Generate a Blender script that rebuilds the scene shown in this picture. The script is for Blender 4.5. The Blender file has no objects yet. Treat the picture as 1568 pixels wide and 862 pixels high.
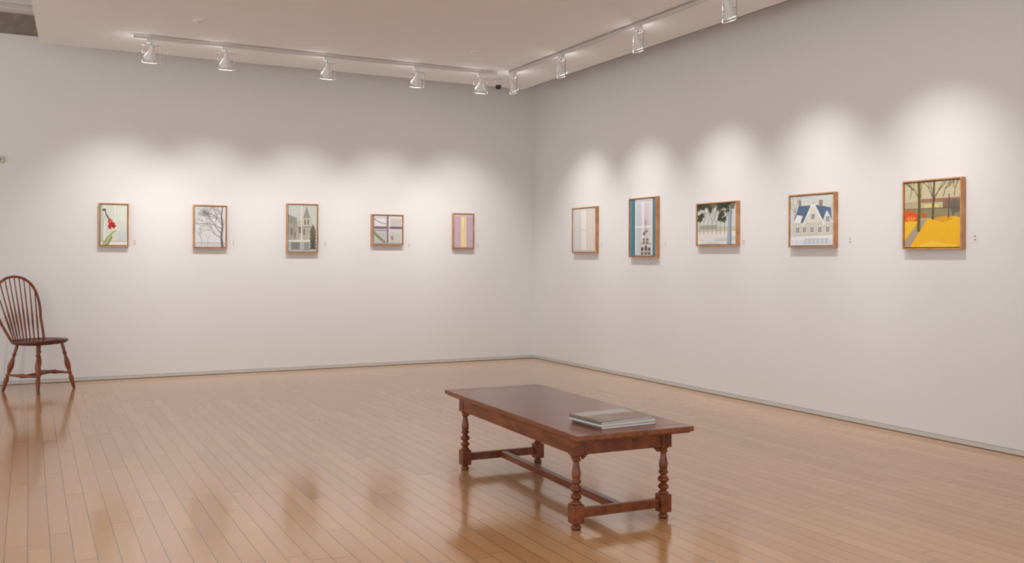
import bpy, math, random
from mathutils import Matrix, Vector

# ------------------------------------------------------------------ helpers
def srgb(r, g, b):
    def c(v):
        v /= 255.0
        return v/12.92 if v <= 0.04045 else ((v+0.055)/1.055)**2.4
    return (c(r), c(g), c(b), 1.0)

MATS = {}
def flat(name, rgb, rough=0.6, spec=0.3, metal=0.0, emit=0.0, noise=0.0, nscale=8.0, bump=0.0):
    """procedural principled material, with optional noise mottling"""
    if name in MATS: return MATS[name]
    m = bpy.data.materials.new(name); m.use_nodes = True
    nt = m.node_tree; b = nt.nodes["Principled BSDF"]
    col = srgb(*rgb)
    b.inputs["Roughness"].default_value = rough
    b.inputs["Specular IOR Level"].default_value = spec
    b.inputs["Metallic"].default_value = metal
    b.inputs["Base Color"].default_value = col
    if emit:
        b.inputs["Emission Color"].default_value = col
        b.inputs["Emission Strength"].default_value = emit
    if noise or bump:
        tc = nt.nodes.new("ShaderNodeTexCoord")
        n = nt.nodes.new("ShaderNodeTexNoise"); n.inputs["Scale"].default_value = nscale
        n.inputs["Detail"].default_value = 5
        nt.links.new(tc.outputs["Object"], n.inputs["Vector"])
        if noise:
            mr = nt.nodes.new("ShaderNodeMapRange")
            mr.inputs["To Min"].default_value = 1-noise; mr.inputs["To Max"].default_value = 1+noise
            nt.links.new(n.outputs["Fac"], mr.inputs["Value"])
            vm = nt.nodes.new("ShaderNodeVectorMath"); vm.operation = 'SCALE'
            vm.inputs[0].default_value = col[:3]
            nt.links.new(mr.outputs[0], vm.inputs["Scale"])
            nt.links.new(vm.outputs[0], b.inputs["Base Color"])
        if bump:
            bp = nt.nodes.new("ShaderNodeBump"); bp.inputs["Strength"].default_value = bump
            bp.inputs["Distance"].default_value = 0.003
            nt.links.new(n.outputs["Fac"], bp.inputs["Height"])
            nt.links.new(bp.outputs[0], b.inputs["Normal"])
    MATS[name] = m
    return m

def wood(name, dark, light, rough=0.3, scale=(14, 1.5, 14), spec=0.5):
    m = bpy.data.materials.new(name); m.use_nodes = True
    nt = m.node_tree; b = nt.nodes["Principled BSDF"]
    b.inputs["Roughness"].default_value = rough
    b.inputs["Specular IOR Level"].default_value = spec
    tc = nt.nodes.new("ShaderNodeTexCoord")
    mp = nt.nodes.new("ShaderNodeMapping"); mp.inputs["Scale"].default_value = scale
    n = nt.nodes.new("ShaderNodeTexNoise"); n.inputs["Scale"].default_value = 2.0
    n.inputs["Detail"].default_value = 6; n.inputs["Distortion"].default_value = 0.6
    cr = nt.nodes.new("ShaderNodeValToRGB")
    cr.color_ramp.elements[0].position = 0.3; cr.color_ramp.elements[0].color = srgb(*dark)
    cr.color_ramp.elements[1].position = 0.7; cr.color_ramp.elements[1].color = srgb(*light)
    nt.links.new(tc.outputs["Object"], mp.inputs[0]); nt.links.new(mp.outputs[0], n.inputs["Vector"])
    nt.links.new(n.outputs["Fac"], cr.inputs[0]); nt.links.new(cr.outputs[0], b.inputs["Base Color"])
    return m

class MB:
    def __init__(s): s.v = []; s.f = []; s.m = []; s.sm = []; s.mats = []
    def mi(s, mat):
        if mat not in s.mats: s.mats.append(mat)
        return s.mats.index(mat)
    def add(s, vs, fs, mat, smooth=False):
        o = len(s.v); s.v += [tuple(v) for v in vs]; k = s.mi(mat)
        for f in fs:
            s.f.append([i+o for i in f]); s.m.append(k); s.sm.append(smooth)
    def box(s, a, b, mat, M=None):
        x0, y0, z0 = a; x1, y1, z1 = b
        vs = [Vector(p) for p in [(x0,y0,z0),(x1,y0,z0),(x1,y1,z0),(x0,y1,z0),(x0,y0,z1),(x1,y0,z1),(x1,y1,z1),(x0,y1,z1)]]
        if M: vs = [M @ v for v in vs]
        s.add(vs, [(3,2,1,0),(4,5,6,7),(0,1,5,4),(1,2,6,5),(2,3,7,6),(3,0,4,7)], mat)
    def lathe(s, prof, mat, M=None, n=20):
        """prof: list of (z, r)"""
        vs = []; fs = []
        for z, r in prof:
            for i in range(n):
                a = 2*math.pi*i/n; vs.append(Vector((r*math.cos(a), r*math.sin(a), z)))
        for j in range(len(prof)-1):
            for i in range(n):
                fs.append((j*n+i, j*n+(i+1) % n, (j+1)*n+(i+1) % n, (j+1)*n+i))
        fs.append(tuple(reversed(range(n)))); fs.append(tuple((len(prof)-1)*n+i for i in range(n)))
        if M: vs = [M @ v for v in vs]
        s.add(vs, fs, mat, True)
    def turned(s, p0, p1, prof, mat, n=16):
        """lathe along p0->p1, prof (t in 0..1, r)"""
        p0 = Vector(p0); p1 = Vector(p1); d = p1-p0; L = d.length
        q = d.to_track_quat('Z', 'Y').to_matrix().to_4x4()
        s.lathe([(t*L, r) for t, r in prof], mat, Matrix.Translation(p0) @ q, n)
    def tube(s, pts, r, mat, n=10, closed=False):
        pts = [Vector(p) for p in pts]; N = len(pts); vs = []; fs = []
        up = Vector((0, 0, 1)); prev = None
        for i, p in enumerate(pts):
            if closed: t = (pts[(i+1) % N]-pts[i-1]).normalized()
            else: t = (pts[min(i+1, N-1)]-pts[max(i-1, 0)]).normalized()
            if prev is None:
                a = t.cross(up)
                if a.length < 1e-3: a = t.cross(Vector((1, 0, 0)))
                a.normalize()
            else:
                a = (prev - t*prev.dot(t)).normalized()
            prev = a; b = t.cross(a)
            rr = r[i] if isinstance(r, (list, tuple)) else r
            for k in range(n):
                an = 2*math.pi*k/n; vs.append(p + a*math.cos(an)*rr + b*math.sin(an)*rr)
        for j in range(N if closed else N-1):
            j2 = (j+1) % N
            for k in range(n):
                fs.append((j*n+k, j*n+(k+1) % n, j2*n+(k+1) % n, j2*n+k))
        if not closed:
            fs.append(tuple(reversed(range(n)))); fs.append(tuple((N-1)*n+k for k in range(n)))
        s.add(vs, fs, mat, True)
    def build(s, name, loc=(0, 0, 0), rotz=0.0, parent=None, bevel=0, sharp=True):
        me = bpy.data.meshes.new(name); me.from_pydata(s.v, [], s.f)
        for m in s.mats: me.materials.append(m)
        for p, k, sm in zip(me.polygons, s.m, s.sm):
            p.material_index = k; p.use_smooth = sm
        me.update()
        if sharp:
            try: me.set_sharp_from_angle(angle=math.radians(50))
            except Exception: pass
        ob = bpy.data.objects.new(name, me); bpy.context.collection.objects.link(ob)
        ob.location = loc; ob.rotation_euler = (0, 0, rotz)
        if parent: ob.parent = parent
        if bevel:
            bm = ob.modifiers.new("bevel", 'BEVEL'); bm.width = bevel; bm.segments = 2
            bm.limit_method = 'ANGLE'; bm.angle_limit = math.radians(60)
        return ob

def empty(name, loc=(0, 0, 0), rotz=0):
    e = bpy.data.objects.new(name, None); bpy.context.collection.objects.link(e)
    e.location = loc; e.rotation_euler = (0, 0, rotz); e.empty_display_size = 0.1
    return e

# ------------------------------------------------------------------ room
W, D = 5.39, 9.90          # right wall plane x, back wall plane y
XL, YB = -3.2, -3.0
CZ = 3.10
wall_m = flat("wall_paint", (229, 228, 228), 0.75, 0.2, bump=0.04, nscale=60, noise=0.012)
ceil_m = flat("ceiling_paint", (234, 232, 231), 0.8, 0.1, noise=0.01, nscale=3)
conc_m = flat("rough_concrete", (150, 138, 128), 0.9, 0.1, noise=0.35, nscale=14, bump=0.8)
base_m = flat("baseboard_paint", (206, 203, 196), 0.5, 0.3)
dark_m = flat("reveal_dark", (134, 128, 120), 0.8, 0.1)

b = MB(); b.box((XL, D, 0), (W+0.15, D+0.15, 3.26), wall_m); b.build("wall_back")
b = MB(); b.box((W, YB, 0), (W+0.15, D, 3.26), wall_m); b.build("wall_right")
# dropped ceiling panel with slanted left edge
b = MB()
yb, xr = 9.39, 4.96
xa, xb_ = 0.08, 0.08-0.0458*(yb-YB)
z0, z1 = CZ, CZ+0.14
b.add([(xb_,YB,z0),(xr,YB,z0),(xr,yb,z0),(xa,yb,z0),(xb_,YB,z1),(xr,YB,z1),(xr,yb,z1),(xa,yb,z1)],
      [(3,2,1,0),(4,5,6,7),(0,1,5,4),(1,2,6,5),(2,3,7,6),(3,0,4,7)], ceil_m)
b.build("ceiling")
b = MB(); b.box((XL, YB, 3.46), (W+0.15, D+0.15, 3.6), ceil_m); b.build("ceiling_upper")
b = MB()
b.box((XL, D+0.02, 3.26), (W+0.15, D+0.15, 3.46), conc_m)
b.box((W+0.02, YB, 3.26), (W+0.15, D+0.02, 3.46), conc_m)
b.build("trim_concrete_beam")
b = MB(); b.tube([(XL, 9.35, 3.40), (0.9, 9.35, 3.40)], 0.018, flat("conduit_paint", (205,198,190), 0.5), 12); b.build("ceiling_conduit")
# baseboards (slim, with the reveal's shadow painted as dark strips)
b = MB(); b.box((XL, D-0.012, 0.005), (W-0.012, D, 0.032), base_m); b.box((XL, D-0.006, 0.0), (W-0.006, D, 0.005), dark_m)
b.box((XL, D-0.004, 0.032), (W-0.004, D, 0.034), dark_m); b.build("baseboard_back")
b = MB(); b.box((W-0.012, YB, 0.005), (W, D-0.012, 0.032), base_m); b.box((W-0.006, YB, 0.0), (W, D-0.012, 0.005), dark_m)
b.box((W-0.004, YB, 0.032), (W, D-0.012, 0.034), dark_m); b.build("baseboard_right")

# floor with procedural strip planks
def floor_mat():
    m = bpy.data.materials.new("maple_strip_floor"); m.use_nodes = True
    nt = m.node_tree; L = nt.links; bs = nt.nodes["Principled BSDF"]
    def mth(op, a, b_=None, c=None):
        n = nt.nodes.new("ShaderNodeMath"); n.operation = op
        for i, v in enumerate((a, b_, c)):
            if v is None: continue
            if isinstance(v, (int, float)): n.inputs[i].default_value = v
            else: L.new(v, n.inputs[i])
        return n.outputs[0]
    g = nt.nodes.new("ShaderNodeNewGeometry"); sp = nt.nodes.new("ShaderNodeSeparateXYZ")
    L.new(g.outputs["Position"], sp.inputs[0]); X, Y = sp.outputs[0], sp.outputs[1]
    pw, pl = 0.083, 1.15
    u = mth('DIVIDE', X, pw); ci = mth('FLOOR', u); fu = mth('FRACT', u)
    wn = nt.nodes.new("ShaderNodeTexWhiteNoise"); wn.noise_dimensions = '1D'; L.new(ci, wn.inputs["W"])
    v = mth('ADD', mth('DIVIDE', Y, pl), mth('MULTIPLY', wn.outputs["Value"], 7.3))
    ri = mth('FLOOR', v); fv = mth('FRACT', v)
    cb = nt.nodes.new("ShaderNodeCombineXYZ"); L.new(ci, cb.inputs[0]); L.new(ri, cb.inputs[1])
    wn2 = nt.nodes.new("ShaderNodeTexWhiteNoise"); wn2.noise_dimensions = '3D'; L.new(cb.outputs[0], wn2.inputs["Vector"])
    # grain
    cg = nt.nodes.new("ShaderNodeCombineXYZ")
    L.new(mth('MULTIPLY', X, 40.0), cg.inputs[0]); L.new(mth('MULTIPLY', Y, 2.5), cg.inputs[1]); L.new(mth('MULTIPLY', wn2.outputs["Value"], 50.0), cg.inputs[2])
    gn = nt.nodes.new("ShaderNodeTexNoise"); gn.inputs["Scale"].default_value = 1.0; gn.inputs["Detail"].default_value = 4; L.new(cg.outputs[0], gn.inputs["Vector"])
    fac = mth('ADD', mth('MULTIPLY', wn2.outputs["Value"], 0.65), mth('MULTIPLY', gn.outputs["Fac"], 0.35))
    cr = nt.nodes.new("ShaderNodeValToRGB"); e = cr.color_ramp.elements
    e[0].position = 0.05; e[0].color = srgb(193, 142, 96)
    e[1].position = 0.95; e[1].color = srgb(212, 166, 118)
    L.new(fac, cr.inputs[0])
    # seams
    du = mth('MULTIPLY', mth('MINIMUM', fu, mth('SUBTRACT', 1.0, fu)), pw)
    dv = mth('MULTIPLY', mth('MINIMUM', fv, mth('SUBTRACT', 1.0, fv)), pl)
    d = mth('MINIMUM', du, dv)
    seam = nt.nodes.new("ShaderNodeMapRange"); seam.inputs["From Min"].default_value = 0.0006; seam.inputs["From Max"].default_value = 0.0026
    seam.inputs["To Min"].default_value = 0.25; seam.inputs["To Max"].default_value = 1.0
    L.new(d, seam.inputs["Value"])
    vm = nt.nodes.new("ShaderNodeVectorMath"); vm.operation = 'SCALE'; L.new(cr.outputs[0], vm.inputs[0]); L.new(seam.outputs[0], vm.inputs["Scale"])
    L.new(vm.outputs[0], bs.inputs["Base Color"])
    rn = nt.nodes.new("ShaderNodeMapRange"); rn.inputs["To Min"].default_value = 0.11; rn.inputs["To Max"].default_value = 0.17
    L.new(wn2.outputs["Value"], rn.inputs["Value"]); L.new(rn.outputs[0], bs.inputs["Roughness"])
    bs.inputs["Specular IOR Level"].default_value = 0.5
    bs.inputs["Coat Weight"].default_value = 0.4; bs.inputs["Coat Roughness"].default_value = 0.10
    # bump : seam + slight per-plank undulation
    wv = nt.nodes.new("ShaderNodeTexNoise"); wv.inputs["Scale"].default_value = 3.0; L.new(g.outputs["Position"], wv.inputs["Vector"])
    hgt = mth('ADD', mth('MULTIPLY', seam.outputs[0], 0.25), mth('ADD', mth('MULTIPLY', wn2.outputs["Value"], 0.05), mth('MULTIPLY', wv.outputs["Fac"], 1.2)))
    bp = nt.nodes.new("ShaderNodeBump"); bp.inputs["Strength"].default_value = 0.3; bp.inputs["Distance"].default_value = 0.002
    L.new(hgt, bp.inputs["Height"]); L.new(bp.outputs[0], bs.inputs["Normal"])
    return m
b = MB(); b.box((XL, YB, -0.1), (W+0.15, D+0.15, 0.0), floor_mat()); b.build("floor")

# ------------------------------------------------------------------ paintings
frame_m = wood("frame_wood", (178, 124, 80), (210, 158, 112), 0.4, (6, 6, 6))
gap_m = flat("frame_gap_dark", (38, 28, 24), 0.8, 0.1)
canvas_side_m = flat("canvas_edge", (205, 198, 185), 0.8)
def pc(rgb):
    return flat("paint_%d_%d_%d" % rgb, rgb, 0.55, 0.25, noise=0.05, nscale=30)

class Art:
    """frame + canvas + layers of painted shapes. local: x right, z up, front = -y"""
    def __init__(s, w, h, bg, depth=0.042, fw=0.010):
        s.b = MB(); s.w, s.h, s.d, s.fw = w, h, depth, fw
        B = s.b; hw, hh = w/2, h/2
        B.box((-hw, -depth, -hh), (-hw+fw, 0, hh), frame_m); B.box((hw-fw, -depth, -hh), (hw, 0, hh), frame_m)
        B.box((-hw+fw, -depth, hh-fw), (hw-fw, 0, hh), frame_m); B.box((-hw+fw, -depth, -hh), (hw-fw, 0, -hh+fw), frame_m)
        B.box((-hw+fw, -0.012, -hh+fw), (hw-fw, 0, hh-fw), gap_m)
        g = fw+0.005
        s.x0, s.x1, s.z0, s.z1 = -hw+g, hw-g, -hh+g, hh-g
        B.box((s.x0, -depth+0.008, s.z0), (s.x1, -0.012, s.z1), canvas_side_m)
        s.y = -depth+0.008; s.rect(0, 0, 1, 1, bg)
    def P(s, u, v):
        u = min(max(u, 0), 1); v = min(max(v, 0), 1)
        return (s.x0+(s.x1-s.x0)*u, s.y, s.z0+(s.z1-s.z0)*v)
    def lay(s): s.y -= 0.000045
    def poly(s, pts, c):
        s.lay(); vs = [s.P(*p) for p in pts]
        s.b.add(vs, [tuple(range(len(vs)))], pc(c))
    def rect(s, a, b_, c, d, col): s.poly([(a, b_), (c, b_), (c, d), (a, d)], col)
    def line(s, pts, w0, w1, col):
        asp = (s.z1-s.z0)/(s.x1-s.x0); s.lay(); n = len(pts)
        for i in range(n-1):
            (ax, ay), (bx, by) = pts[i], pts[i+1]
            dx, dy = bx-ax, (by-ay)*asp; l = math.hypot(dx, dy) or 1e-6
            nx, ny = -dy/l, dx/l/asp
            wa = w0+(w1-w0)*i/(n-1); wb = w0+(w1-w0)*(i+1)/(n-1)
            vs = [(ax+nx*wa/2, ay+ny*wa/2), (ax-nx*wa/2, ay-ny*wa/2), (bx-nx*wb/2, by-ny*wb/2), (bx+nx*wb/2, by+ny*wb/2)]
            s.b.add([s.P(*p) for p in vs], [(0, 1, 2, 3)], pc(col))
    def blob(s, cx, cy, rx, ry, col, seed=0, jag=0.2, n=18):
        rnd = random.Random(seed); pts = []
        for i in range(n):
            a = 2*math.pi*i/n; k = 1+rnd.uniform(-jag, jag)
            pts.append((cx+rx*k*math.cos(a), cy+ry*k*math.sin(a)))
        s.poly(pts, col)
    def tree(s, x, y, ang, ln, w, col, depth, rnd, spread=0.55, top=True):
        asp = (s.z1-s.z0)/(s.x1-s.x0); y_keep = s.y
        x2 = x+math.cos(ang)*ln; y2 = y+math.sin(ang)*ln/asp
        mx = (x+x2)/2+rnd.uniform(-.1, .1)*ln; my = (y+y2)/2
        s.line([(x, y), (mx, my), (x2, y2)], w, w*0.65, col)
        if not top: s.y = y_keep-0.0000015     # keep whole tree in ~one paint layer
        if depth <= 0 or not (-.05 < x2 < 1.05 and -.05 < y2 < 1.05): return
        for k in range(rnd.choice([2, 2, 3])):
            s.tree(x2, y2, ang+rnd.uniform(-spread, spread)*(1.3 if k else .8), ln*rnd.uniform(.6, .88), w*.62, col, depth-1, rnd, spread, False)
    def build(s, loc, rot): return s.b.build("framed_painting", loc, rot)

def place(art, side, c, z):
    if side == 'L': return art.build((c, D, z), 0)
    return art.build((W, c, z), -math.pi/2)

# L1 amaryllis
a = Art(.27, .42, (214, 218, 204))
a.rect(0, .0, .12, 1, (196, 202, 192)); a.rect(.12, 0, .16, 1, (238, 238, 230)); a.rect(.52, .35, .57, 1, (228, 230, 222))
a.rect(0, 0, 1, .08, (232, 230, 220)); a.rect(0, .08, 1, .10, (180, 182, 172))
a.rect(.62, .1, 1, .35, (203, 208, 206)); a.rect(.62, .6, .96, .95, (222, 226, 212))
a.poly([(.14, .0), (.30, .0), (.46, .20), (.40, .24)], (140, 150, 96)); a.line([(.10, .02), (.24, .16), (.44, .30), (.56, .36)], .08, .05, (160, 166, 104))
a.line([(.22, .02), (.34, .16), (.47, .30)], .03, .02, (196, 198, 140))
a.line([(.40, .56), (.30, .66), (.22, .76), (.16, .84)], .06, .03, (66, 64, 54)); a.blob(.14, .87, .07, .03, (96, 88, 72), 3)
a.line([(.22, .84), (.13, .62), (.10, .4)], .02, .01, (150, 148, 124))
a.poly([(.26, .60), (.38, .66), (.48, .56), (.36, .46)], (206, 60, 50))
for (x, y, rx, ry, sd) in [(.42, .52, .12, .05, 1), (.34, .46, .06, .06, 2), (.50, .46, .07, .05, 5)]: a.blob(x, y, rx, ry, (186, 46, 40), sd, .35)
a.blob(.36, .58, .05, .025, (222, 110, 98), 9, .3); a.blob(.46, .47, .04, .02, (140, 28, 30), 4, .3)
place(a, 'L', .733, 1.502)
# L2 winter tree
a = Art(.33, .44, (218, 218, 219)); r = random.Random(5)
a.rect(0, 0, 1, .10, (206, 205, 204)); a.rect(.0, .09, 1, .12, (190, 188, 186))
a.line([(.90, 0), (.86, .25), (.90, .5), (.86, .78), (.9, 1)], .085, .03, (112, 106, 104))
for (y0_, ang, ln, wd) in [(.22, 2.6, .26, .03), (.34, 2.3, .28, .035), (.46, 2.7, .26, .03), (.56, 2.2, .24, .028), (.68, 2.6, .24, .022), (.78, 2.2, .2, .02), (.5, 1.0, .1, .02)]:
    a.tree(.87, y0_, ang, ln, wd, (134, 129, 126), 5, r, .6)
a.tree(.2, .05, 1.5, .2, .013, (166, 162, 160), 3, r); a.tree(.42, .05, 1.6, .16, .012, (170, 166, 164), 3, r)
place(a, 'L', 1.635, 1.50)
# L3 church tower
a = Art(.337, .525, (198, 200, 194)); r = random.Random(8)
a.rect(0, .24, .30, .62, (170, 166, 152)); a.poly([(.0, .62), (.30, .56), (.30, .72), (0, .8)], (150, 148, 140))
a.rect(.30, .25, .82, .66, (188, 184, 168)); a.poly([(.48, .66), (.80, .66), (.64, .98)], (150, 150, 142)); a.rect(.50, .56, .78, .72, (200, 196, 178))
a.rect(.56, .58, .61, .69, (110, 108, 102)); a.rect(.67, .58, .72, .69, (110, 108, 102))
a.rect(.36, .40, .44, .52, (124, 122, 116)); a.rect(.52, .36, .58, .50, (126, 124, 116)); a.rect(.08, .36, .16, .50, (128, 124, 116)); a.rect(.20, .30, .26, .42, (134, 130, 122))
a.rect(.30, .52, .82, .54, (150, 148, 138)); a.rect(.44, .02, .48, .99, (226, 224, 214)); a.rect(0, .22, 1, .25, (226, 226, 218)); a.rect(0, .0, 1, .22, (178, 180, 178))
a.rect(.1, .05, .4, .2, (130, 132, 128)); a.rect(.55, .03, .72, .2, (146, 148, 146))
for k in range(6): a.poly([(.74, .06+.07*k), (.98, .06+.07*k), (.86, .20+.08*k)], (76+6*k, 84+4*k, 76))
for k in range(4): a.tree(.1+.25*k, .25, 1.5, .16, .012, (136, 132, 124), 4, r)
place(a, 'L', 2.578, 1.50)
# L4 window panes
a = Art(.37, .345, (206, 204, 206))
a.rect(.05, .05, .45, .40, (188, 190, 192)); a.rect(.55, .05, .95, .40, (196, 198, 190)); a.poly([(.5, .62), (1, .70), (1, .95), (.5, .95)], (222, 214, 200))
a.rect(.60, .62, .97, .90, (200, 196, 190)); a.rect(.08, .62, .44, .9, (226, 224, 222))
a.line([(.0, .42), (.2, .24), (.45, .02)], .12, .07, (138, 146, 98)); a.line([(.0, .9), (.25, .75), (.5, .7)], .03, .02, (140, 130, 120))
a.rect(0, .54, 1, .62, (118, 98, 108)); a.rect(0, .46, .5, .50, (150, 132, 142)); a.rect(.47, 0, .53, 1, (132, 112, 122)); a.rect(.0, .0, .04, 1, (150, 134, 140))
a.rect(.53, 0, .56, 1, (226, 216, 214)); a.rect(0, .0, 1, .05, (182, 164, 160)); a.blob(.66, .22, .05, .08, (160, 142, 126), 4)
place(a, 'L', 3.525, 1.50)
# L5 mauve with yellow strip
a = Art(.265, .415, (204, 178, 190))
a.rect(.0, .0, .30, 1, (202, 176, 192)); a.rect(.70, 0, 1, .92, (198, 174, 190)); a.rect(.34, .02, .66, .96, (234, 212, 172)); a.rect(.38, .52, .52, .93, (240, 222, 160))
a.rect(.54, .50, .64, .93, (226, 198, 162)); a.rect(.38, .06, .52, .46, (238, 218, 150)); a.rect(.54, .05, .64, .46, (236, 208, 176)); a.rect(0, .94, 1, 1, (214, 190, 200)); a.rect(.0, 0, 1, .03, (184, 152, 168))
a.line([(.3, 0), (.3, 1)], .02, .02, (172, 144, 160)); a.line([(.69, 0), (.69, 1)], .02, .02, (172, 144, 160))
place(a, 'L', 4.445, 1.50)
# R1 pale window
a = Art(.49, .50, (226, 222, 216))
a.rect(.0, 0, .10, 1, (214, 210, 206)); a.rect(.10, .03, .34, .97, (216, 214, 214)); a.rect(.36, .05, .62, .95, (234, 232, 226)); a.rect(.64, .03, .90, .97, (224, 214, 204))
a.line([(.35, 0), (.35, 1)], .012, .012, (176, 172, 168)); a.line([(.63, 0), (.63, 1)], .012, .012, (184, 176, 170)); a.line([(.36, .5), (.62, .5)], .012, .012, (196, 192, 188)); a.rect(.0, 0, 1, .05, (206, 200, 192))
a.line([(.91, 0), (.91, 1)], .012, .012, (190, 180, 170))
place(a, 'R', 8.715, 1.50)
# R2 teal curtains round a tall window, jars on the sill
a = Art(.465, .59, (222, 220, 224))
a.rect(0, 0, .20, 1, (84, 128, 136)); a.rect(.88, 0, 1, 1, (84, 124, 134)); a.rect(0, 0, .06, 1, (104, 148, 154)); a.rect(.15, 0, .17, 1, (66, 106, 116))
a.rect(.20, .95, .88, 1, (206, 202, 208)); a.rect(.26, .06, .46, .92, (206, 208, 218)); a.rect(.56, .06, .80, .92, (216, 208, 214)); a.rect(.49, .04, .53, .95, (240, 238, 236))
a.rect(.62, .06, .64, .92, (196, 188, 200)); a.rect(.34, .06, .36, .92, (190, 196, 206)); a.rect(.20, .50, .86, .525, (240, 238, 236)); a.rect(.82, .0, .86, .95, (228, 226, 228))
a.tree(.58, .34, 1.4, .12, .014, (120, 124, 112), 4, random.Random(6)); a.blob(.56, .40, .05, .035, (120, 128, 108), 3, .5); a.blob(.66, .43, .05, .03, (132, 136, 116), 8, .5)
a.rect(.40, .20, .84, .22, (176, 164, 152)); a.rect(.2, 0, .88, .03, (176, 180, 178))
for x, h_ in ((.44, .13), (.58, .15), (.71, .12)):
    a.poly([(x, .03), (x+.10, .03), (x+.10, .03+h_*.75), (x+.08, .03+h_), (x+.02, .03+h_), (x, .03+h_*.75)], (92, 88, 80)); a.rect(x+.02, .06, x+.08, .10, (206, 190, 150))
for x in (.50, .64): a.poly([(x, .22), (x+.09, .22), (x+.08, .31), (x+.01, .31)], (112, 108, 96)); a.rect(x+.02, .24, x+.07, .28, (190, 172, 134))
place(a, 'R', 7.62, 1.50)
# R3 winter landscape, foliage
a = Art(.545, .385, (208, 212, 212)); r = random.Random(12)
a.rect(0, 0, 1, .34, (228, 225, 218)); a.rect(0, .32, 1, .44, (200, 196, 176)); a.rect(.05, .38, .5, .48, (168, 168, 156))
a.poly([(0, .0), (.35, .06), (.7, .0)], (200, 204, 208)); a.poly([(.4, .12), (1, .2), (1, .1), (.5, .06)], (206, 209, 212))
for k in range(7): a.tree(.06+.11*k, .26, 1.57, .18, .014, (140, 134, 118), 4, r)
a.poly([(.78, 0), (.90, 0), (.88, .5), (.90, 1), (.80, 1), (.80, .5)], (160, 174, 188)); a.line([(.88, .0), (.875, .5), (.89, 1)], .02, .02, (112, 122, 132))
for k in range(24):
    x = r.uniform(0.0, .9); y = 1-abs(r.gauss(0, .09))
    a.blob(x, y, r.uniform(.04, .08), r.uniform(.05, .09), r.choice([(66, 74, 56), (84, 86, 60), (54, 62, 50), (116, 112, 82)]), k, .5)
for (x, y, k) in [(.66, .74, 41), (.60, .66, 43), (.70, .62, 44), (.12, .74, 45), (.05, .66, 46)]: a.blob(x, y, .06, .08, (68, 72, 54), k, .5)
a.blob(.24, .84, .06, .06, (214, 216, 214), 42, .4); a.blob(.46, .86, .05, .05, (206, 208, 204), 47, .4)
place(a, 'R', 6.51, 1.50)
# R4 white house
a = Art(.475, .415, (214, 216, 212)); r = random.Random(3)
a.tree(.12, .4, 1.6, .22, .035, (176, 168, 156), 5, r); a.tree(.95, .4, 1.6, .18, .02, (180, 172, 162), 4, r)
a.poly([(.06, .42), (.98, .42), (.94, .74), (.66, .80), (.20, .80)], (94, 116, 146)); a.poly([(.06, .42), (.24, .44), (.30, .60), (.16, .62)], (236, 238, 240))
a.poly([(.05, .06), (.98, .06), (.98, .46), (.05, .46)], (212, 208, 194)); a.poly([(.36, .46), (.54, .84), (.74, .46)], (226, 222, 208))
a.line([(.30, .40), (.54, .86), (.80, .40)], .035, .035, (242, 242, 240)); a.rect(.68, .78, .76, .90, (160, 134, 122)); a.rect(.2, .8, .26, .92, (160, 136, 124))
a.poly([(.78, .44), (.86, .66), (.96, .44)], (224, 220, 208)); a.line([(.76, .44), (.86, .68), (.98, .44)], .02, .02, (242, 242, 240))
for x, y in [(.50, .52), (.14, .26), (.30, .26), (.48, .26), (.66, .26), (.84, .26), (.84, .46)]:
    a.rect(x-.01, y-.015, x+.09, y+.125, (240, 238, 230)); a.rect(x, y, x+.08, y+.11, (144, 150, 158)); a.rect(x+.037, y, x+.043, y+.11, (240, 238, 230))
a.poly([(.0, .12), (1, .12), (1, .20), (.06, .18)], (236, 238, 242)); a.rect(0, 0, 1, .12, (222, 225, 230)); a.poly([(.3, .03), (.95, .03), (.9, .14), (.36, .14)], (198, 206, 218))
for k in range(9): a.rect(.1+.1*k, .0, .115+.1*k, .12, (240, 240, 240))
place(a, 'R', 5.385, 1.495)
# R5 yellow field
a = Art(.462, .468, (206, 196, 162)); r = random.Random(21)
a.rect(.30, .64, 1, .74, (164, 124, 104)); a.rect(.70, .56, 1, .72, (140, 110, 92)); a.rect(0, .60, .24, .70, (188, 170, 140)); a.rect(.30, .56, .70, .68, (198, 188, 152)); a.rect(.36, .60, .62, .65, (226, 212, 140))
a.rect(0, .44, 1, .58, (150, 142, 106)); a.blob(.90, .60, .10, .12, (112, 110, 98), 7, .3)
a.rect(0, 0, 1, .42, (238, 180, 48)); a.poly([(.30, .42), (.42, .43), (.20, 0), (0, 0), (0, .10)], (176, 158, 138)); a.poly([(.42, .43), (.94, .46), (1, .42), (1, 0), (.10, 0)], (244, 188, 44))
a.poly([(.5, .43), (.75, .47), (.9, .42), (.7, .37)], (230, 162, 50)); a.poly([(0, .42), (.26, .42), (0, .12)], (240, 194, 60)); a.poly([(.2, .0), (.5, .1), (.95, .02), (.95, 0)], (248, 204, 72))
for (x, y, q, sd) in [(.08, .50, .10, 1), (.17, .48, .10, 2), (.05, .45, .07, 3), (.36, .49, .05, 4)]: a.blob(x, y, q, q*.7, (222, 92, 44), sd, .3)
a.blob(.12, .44, .09, .04, (238, 140, 64), 6, .3)
for k in range(5): a.tree(.1+.2*k, .76, 1.5+r.uniform(-.3, .3), .12, .013, (128, 112, 88), 4, r)
a.line([(.26, .24), (.275, .6), (.265, 1)], .055, .045, (104, 98, 54)); a.line([(.52, .42), (.53, .7), (.545, 1)], .042, .03, (112, 88, 66))
a.tree(.54, .7, 1.1, .17, .016, (100, 86, 70), 4, r); a.tree(.27, .75, 2.1, .15, .014, (104, 96, 66), 4, r); a.tree(.54, .75, 2.1, .16, .014, (100, 86, 70), 4, r)
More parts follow.
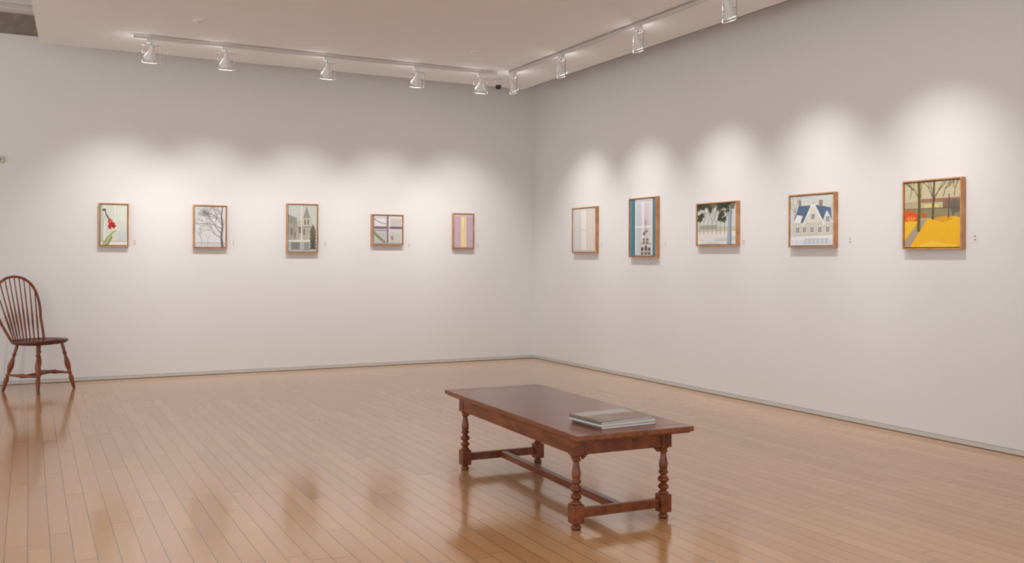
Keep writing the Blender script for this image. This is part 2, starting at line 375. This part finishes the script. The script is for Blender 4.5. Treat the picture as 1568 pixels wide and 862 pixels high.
a.line([(.80, .44), (.81, .8)], .018, .014, (110, 88, 72)); a.rect(.0, .585, 1, .597, (124, 98, 80))
place(a, 'R', 4.30, 1.50)

# wall labels
lab_m = flat("label_ink", (122, 118, 116), 0.6); labw_m = flat("label_card", (228, 227, 227), 0.6)
def label(side, c, z=1.335):
    b = MB(); b.box((-.018, -.0015, -.026), (.018, 0, .030), labw_m)
    b.box((-.005, -.002, .009), (.005, -.0015, .018), lab_m); b.box((-.005, -.002, -.014), (.005, -.0015, -.005), lab_m)
    b.build("wall_label", (c, D, z) if side == 'L' else (W, c, z), 0 if side == 'L' else -math.pi/2)
for c in (.925, 1.87, 2.83, 3.79, 4.64): label('L', c)
for c in (8.41, 7.29, 6.19, 5.03, 4.0): label('R', c)
b = MB(); b.box((-.03, -.025, -.03), (.03, 0, .03), flat("switch_plastic", (206, 200, 192), .4)); b.box((-.008, -.03, -.014), (.008, -.025, .014), dark_m)
b.build("light_switch", (-.24, D, 2.09), 0, bevel=.003)

# ------------------------------------------------------------------ coffee table
tw = wood("cherry_wood", (92, 43, 19), (144, 76, 36), 0.25, (10, 2, 10))
tt = wood("table_top_wood", (110, 60, 34), (144, 86, 52), 0.2, (16, 1.2, 16))
T = MB()
hx, hy = .303, .778; lx, ly = .230, .643; s = .0275
T.box((-hx, -hy+.075, .418), (hx, hy-.075, .440), tt)
T.box((-hx, -hy, .418), (hx, -hy+.0735, .440), tt); T.box((-hx, hy-.0735, .418), (hx, hy, .440), tt)
T.box((-hx+.012, -hy+.012, .410), (hx-.012, hy-.012, .418), tw)
# aprons
for sx in (-1, 1):
    x = sx*(lx+s-.004)
    T.box((min(x, x-sx*.018), -ly+s, .333), (max(x, x-sx*.018), ly-s, .410), tw)
for sy in (-1, 1):
    y = sy*(ly+s-.004)
    T.box((-lx+s, min(y, y-sy*.018), .333), (lx-s, max(y, y-sy*.018), .410), tw)
    T.box((-lx+s, sy*ly-.013, .052), (lx-s, sy*ly+.013, .094), tw)      # end stretcher
T.box((-.019, -ly+.013, .056), (.019, ly-.013, .090), tw)              # medial stretcher
prof = [(.112, .022), (.118, .024), (.124, .022), (.128, .014), (.133, .014), (.137, .021), (.146, .026), (.155, .021), (.160, .013), (.165, .013),
        (.170, .022), (.180, .028), (.190, .022), (.197, .014), (.203, .013), (.207, .020), (.213, .024), (.219, .020), (.223, .016), (.236, .020), (.252, .0205), (.275, .016), (.295, .0125),
        (.302, .0125), (.305, .018), (.310, .021), (.315, .018), (.318, .015), (.324, .022), (.331, .024)]
foot = [(0, .017), (.004, .022), (.012, .024), (.019, .019), (.023, .015), (.028, .02), (.031, .02)]
for sx in (-1, 1):
    for sy in (-1, 1):
        x, y = sx*lx, sy*ly
        T.box((x-s, y-s, .330), (x+s, y+s, .410), tw); T.box((x-s, y-s, .030), (x+s, y+s, .113), tw)
        M = Matrix.Translation((x, y, 0)); T.lathe(prof, tw, M, 24); T.lathe(foot, tw, M, 24)
        for ax, ay in ((-sx, 0), (0, -sy)):   # small brackets beside the legs
            for k in range(3):
                w_ = .026-.008*k
                x0 = x+ax*s; y0 = y+ay*s
                xa_, xb2 = (min(x0, x0+ax*w_), max(x0, x0+ax*w_)) if ax else (x-.008, x+.008)
                ya_, yb2 = (min(y0, y0+ay*w_), max(y0, y0+ay*w_)) if ay else (y-.008, y+.008)
                T.box((xa_, ya_, .325-.008*k), (xb2, yb2, .334-.008*k), tw)
T.build("coffee_table", (2.405, 4.195, 0), math.radians(-2.0), bevel=.0035)

# catalogue stack
paper = flat("page_edges", (228, 222, 216), .7); cov1 = flat("cover_grey", (128, 118, 112), .35, .5); cov2 = flat("cover_white", (222, 218, 214), .35, .5)
cov3 = flat("cover_photo", (160, 142, 130), .3, .5, noise=.35, nscale=9)
B = MB()
def book(z, w, d, t, dx, dy, rot, cov):
    M = Matrix.Translation((dx, dy, z)) @ Matrix.Rotation(math.radians(rot), 4, 'Z')
    B.box((-w/2, -d/2, 0), (w/2, d/2, .0014), cov, M); B.box((-w/2+.002, -d/2+.002, .0014), (w/2-.002, d/2-.002, t-.0014), paper, M)
    B.box((-w/2, -d/2, t-.0014), (w/2, d/2, t), cov, M); B.box((-w/2, -d/2, .0), (-w/2+.0015, d/2, t), cov, M)
book(0, .30, .24, .013, .006, -.004, 2, cov1); book(.013, .315, .24, .010, 0, 0, 4.5, cov2); book(.023, .30, .235, .009, -.004, .004, 6, cov1); book(.032, .31, .23, .006, -.003, .004, 3, cov3)
M = Matrix.Translation((-.003, .004, .038)) @ Matrix.Rotation(math.radians(3), 4, 'Z')
B.box((-.148, -.108, 0), (.148, .02, .0003), flat("cover_print_tan", (146, 122, 102), .3, .5, noise=.35, nscale=20), M)
B.box((-.148, .02, 0), (.148, .108, .0003), flat("cover_print_pale", (188, 178, 170), .3, .5, noise=.12, nscale=20), M)
B.box((-.02, -.06, .0003), (.09, .0, .0006), flat("cover_print_rust", (150, 96, 70), .3, .5, noise=.3, nscale=25), M)
B.build("book_stack", (2.395, 3.645, .4405), 0)

# ------------------------------------------------------------------ Windsor chair
cw = wood("chair_wood", (96, 42, 20), (152, 78, 40), 0.3, (12, 12, 3)); cs = wood("seat_wood", (72, 28, 18), (106, 46, 30), 0.3, (12, 3, 12))
chair = empty("windsor_chair", (.085, 9.405, 0), math.radians(43.7))
def outline(t):
    c, s_ = math.cos(t), math.sin(t)
    w = .232; d = .205
    x = w*math.copysign(abs(c)**.75, c); y = d*math.copysign(abs(s_)**.8, s_)
    x *= 1-.10*(y/d if y > 0 else 0)      # narrower at back (+y)
    y -= .012*math.cos(2*t)*(1 if y < 0 else 0)
    return x, y
S = MB(); N = 48; rings = [(0, .436), (.3, .434), (.55, .436), (.78, .444), (.92, .452), (.98, .452), (1, .447), (1, .434), (.93, .418), (.8, .412), (0, .412)]
vs = []; fs = []
for r_, z in rings:
    for i in range(N):
        x, y = outline(2*math.pi*i/N); vs.append((x*r_, y*r_, z + (.006*math.exp(-(x*r_/.05)**2) if (y < 0 and .3 < r_ < .99 and z > .43) else 0)))
for j in range(len(rings)-1):
    for i in range(N): fs.append((j*N+i, j*N+(i+1) % N, (j+1)*N+(i+1) % N, (j+1)*N+i))
S.add(vs, [tuple(reversed(f)) for f in fs], cs, True); S.build("seat", parent=chair)
LP = [(0, .011), (.03, .013), (.16, .017), (.25, .021), (.29, .017), (.31, .011), (.33, .016), (.345, .019), (.36, .016), (.375, .012), (.42, .017), (.50, .0235), (.58, .024), (.66, .017), (.72, .0115), (.745, .011), (.755, .016), (.775, .019), (.795, .016), (.81, .012), (.90, .0145), (1, .012)]
G = MB(); feet = {}
for nm, (tx, ty), (fx, fy) in [("fl", (-.135, -.125), (-.205, -.20)), ("fr", (.135, -.125), (.205, -.20)), ("bl", (-.12, .12), (-.195, .21)), ("br", (.12, .12), (.195, .21))]:
    G.turned((fx, fy, 0), (tx, ty, .418), LP, cw, 18); feet[nm] = (Vector((fx, fy, 0)), Vector((tx, ty, .418)))
G.build("legs", parent=chair)
def at(nm, z):
    p, q = feet[nm]; return p+(q-p)*(z/q.z)
SP = [(0, .009), (.15, .010), (.35, .013), (.5, .020), (.65, .013), (.85, .010), (1, .009)]
H = MB(); a1, a2 = at("fl", .145), at("bl", .145); b1, b2 = at("fr", .145), at("br", .145)
H.turned(a1, a2, SP, cw); H.turned(b1, b2, SP, cw); H.turned((a1+a2)/2, (b1+b2)/2, [(0, .009), (.2, .011), (.4, .014), (.44, .019), (.5, .021), (.56, .019), (.6, .014), (.8, .011), (1, .009)], cw)
H.build("stretchers", parent=chair)
# bow
ctrl = [(.178, 0), (.20, .14), (.222, .30), (.236, .48), (.232, .64), (.208, .79), (.160, .905), (.088, .975), (0, 1.0)]
ctrl = ctrl + [(-x, s_) for x, s_ in reversed(ctrl[:-1])]
def cr_pt(P, t):
    i = int(t); f = t-i; n = len(P); g = lambda k: P[min(max(k, 0), n-1)]
    r = []
    for k in (0, 1):
        p0, p1, p2, p3 = g(i-1)[k], g(i)[k], g(i+1)[k], g(i+2)[k]
        r.append(.5*((2*p1)+(-p0+p2)*f+(2*p0-5*p1+4*p2-p3)*f*f+(-p0+3*p1-3*p2+p3)*f**3))
    return r
def back(x, s_): return Vector((x, .125+.05*min(1, s_*3)+.12*s_, .44+.57*s_))
bow2 = [cr_pt(ctrl, k*(len(ctrl)-1)/80) for k in range(81)]
K = MB(); K.tube([back(x, s_) for x, s_ in bow2], .012, cw, 12)
for i in range(9):
    q = (i-4)/4.0
    xb0 = .135*q; yb0 = .178-.035*q*q; xt = .205*q
    cand = min((p for p in bow2 if p[1] > .45), key=lambda p: abs(p[0]-xt)); top = back(cand[0], cand[1])
    K.turned((xb0, yb0, .436), top, [(0, .006), (.1, .0065), (.3, .009), (.42, .0085), (.6, .006), (1, .0045)], cw, 10)
K.build("bow_and_spindles", parent=chair)

# ------------------------------------------------------------------ track lighting
trk_m = flat("track_white", (208, 202, 198), .45); wire_m = flat("fixture_chrome", (200, 198, 196), .25, .5, metal=.7); glass_m = flat("lamp_glass_white", (225, 225, 222), .15, .6)
glow_m = flat("lamp_face_glow", (255, 246, 232), .4, .3, emit=14)
ZT = 3.066
b = MB(); b.box((.79, 8.617, ZT), (4.25, 8.643, CZ-.008), trk_m)
for x in (.95, 2.0, 3.1, 4.1): b.box((x-.02, 8.62, CZ-.008), (x+.02, 8.64, CZ), trk_m)
b.build("light_track")
b = MB(); b.box((4.347, 2.9, ZT), (4.373, 8.56, CZ-.008), trk_m)
for y in (3.4, 5.0, 6.7, 8.3): b.box((4.35, y-.02, CZ-.008), (4.37, y+.02, CZ), trk_m)
b.build("light_track")

def head(px, py, target, energy=78):
    e = empty("track_spotlight", (px, py, ZT))
    side = 0 if abs(target.y-D) < .2 else 1
    rz = 0 if side == 0 else -math.pi/2
    tdir = (target-Vector((px, py, 2.93))).normalized()
    b = MB()
    b.box((-.035, -.016, -.030), (.035, .016, -.0005), glass_m); b.lathe([(-.05, .008), (-.03, .008)], wire_m, None, 10)
    hw, t, bt = .075, -.05, -.20
    b.tube([(-hw, 0, bt), (-hw, 0, t), (hw, 0, t), (hw, 0, bt)], .0045, wire_m, 8)
    b.tube([(-hw, 0, bt), (-hw*.6, .02, bt), (hw*.6, .02, bt), (hw, 0, bt)], .0035, wire_m, 8)
    b.tube([(-hw, 0, -.12), (-.03, 0, -.12)], .004, wire_m, 8); b.tube([(hw, 0, -.12), (.03, 0, -.12)], .004, wire_m, 8)
    b.build("yoke", rotz=rz, parent=e)
    # PAR lamp
    q = tdir.to_track_quat('Z', 'Y').to_matrix().to_4x4()
    M = Matrix.Translation((0, 0, -.125)) @ q
    b = MB()
    b.lathe([(-.085, .018), (-.05, .020), (-.045, .022), (-.03, .026), (.0, .038), (.025, .052), (.036, .058), (.045, .058), (.047, .055)], glass_m, M, 28)
    b.lathe([(.0475, .050), (.049, .048)], glow_m, M, 28)
    b.build("par_lamp", parent=e)
    ld = bpy.data.lights.new("spot", 'SPOT'); ld.energy = energy; ld.color = (1, .985, .965); ld.spot_size = math.radians(70); ld.spot_blend = 1.0; ld.shadow_soft_size = .03
    lo = bpy.data.objects.new("spot_beam", ld); bpy.context.collection.objects.link(lo); lo.parent = e
    lo.location = Vector((0, 0, -.125))+tdir*.055; lo.rotation_euler = tdir.to_track_quat('-Z', 'Y').to_euler()
    # light leaking from the open back of the fixture onto the ceiling
    pl_ = bpy.data.lights.new("spill", 'POINT'); pl_.energy = .45; pl_.color = (1, .97, .93); pl_.shadow_soft_size = .02
    po = bpy.data.objects.new("back_spill", pl_); bpy.context.collection.objects.link(po); po.parent = e
    po.location = (-.06, .05, -.10) if side == 0 else (.05, .06, -.10)
HZ = 1.18
for hxp, tx in zip((.932, 1.56, 2.483, 3.378, 4.072), (.74, 1.635, 2.58, 3.525, 4.445)): head(hxp, 8.63, Vector((tx, D, HZ)))
for hyp, ty in zip((8.467, 7.507, 6.274, 5.167, 4.15), (8.72, 7.62, 6.51, 5.385, 4.30)): head(4.36, hyp, Vector((W, ty, HZ)))

# security camera
blk = flat("camera_black", (22, 22, 24), .2, .5)
b = MB(); b.lathe([(-.012, .035), (0, .035)], trk_m, None, 20); b.lathe([(-.06, .010), (-.01, .010)], trk_m, None, 12); b.lathe([(-.075, .026), (-.055, .026), (-.05, .02)], trk_m, None, 20)
b.lathe([(-.118, .006), (-.114, .020), (-.10, .030), (-.085, .032), (-.07, .024)], blk, None, 20); b.build("security_camera", (4.42, 8.93, CZ), 0)
for p in ((1.22, 7.88), (3.67, 7.90)):
    b = MB(); b.lathe([(-.012, .03), (-.008, .05), (0, .055)], ceil_m, None, 28); b.lathe([(-.018, .018), (-.012, .02)], trk_m, None, 20); b.build("sprinkler_cover", (p[0], p[1], CZ), 0)

# ------------------------------------------------------------------ light
w = bpy.data.worlds.new("world"); bpy.context.scene.world = w; w.use_nodes = True
bg = w.node_tree.nodes["Background"]; bg.inputs[0].default_value = (.95, .975, 1.0, 1); bg.inputs[1].default_value = 1.36
def area(name, loc, size, sy, e, rot=(0, 0, 0), col=(1, 1, 1)):
    l = bpy.data.lights.new(name, 'AREA'); l.shape = 'RECTANGLE'; l.size = size; l.size_y = sy; l.energy = e; l.color = col
    o = bpy.data.objects.new(name, l); bpy.context.collection.objects.link(o); o.location = loc; o.rotation_euler = rot
area("overhead_fill", (2.2, 2.0, 3.05), 3.5, 5.0, 26)  # added soft fill under the ceiling, not a fixture of the room

# ------------------------------------------------------------------ camera
cd = bpy.data.cameras.new("camera"); co = bpy.data.objects.new("camera", cd); bpy.context.collection.objects.link(co)
f = 1440.0/1568.0; cd.sensor_width = 36; cd.lens = 36*f
R = Matrix.Rotation(-math.radians(27.2), 4, 'Z') @ Matrix.Rotation(math.pi/2, 4, 'X') @ Matrix.Rotation(math.radians(.22), 4, 'Z')
co.matrix_world = Matrix.Translation((0, 0, 1.2)) @ R
cd.shift_y = -(431.2-394.6)/1568.0; cd.clip_start = .05
bpy.context.scene.camera = co
bpy.context.scene.view_settings.view_transform = 'Standard'
bpy.context.scene.view_settings.look = 'None'
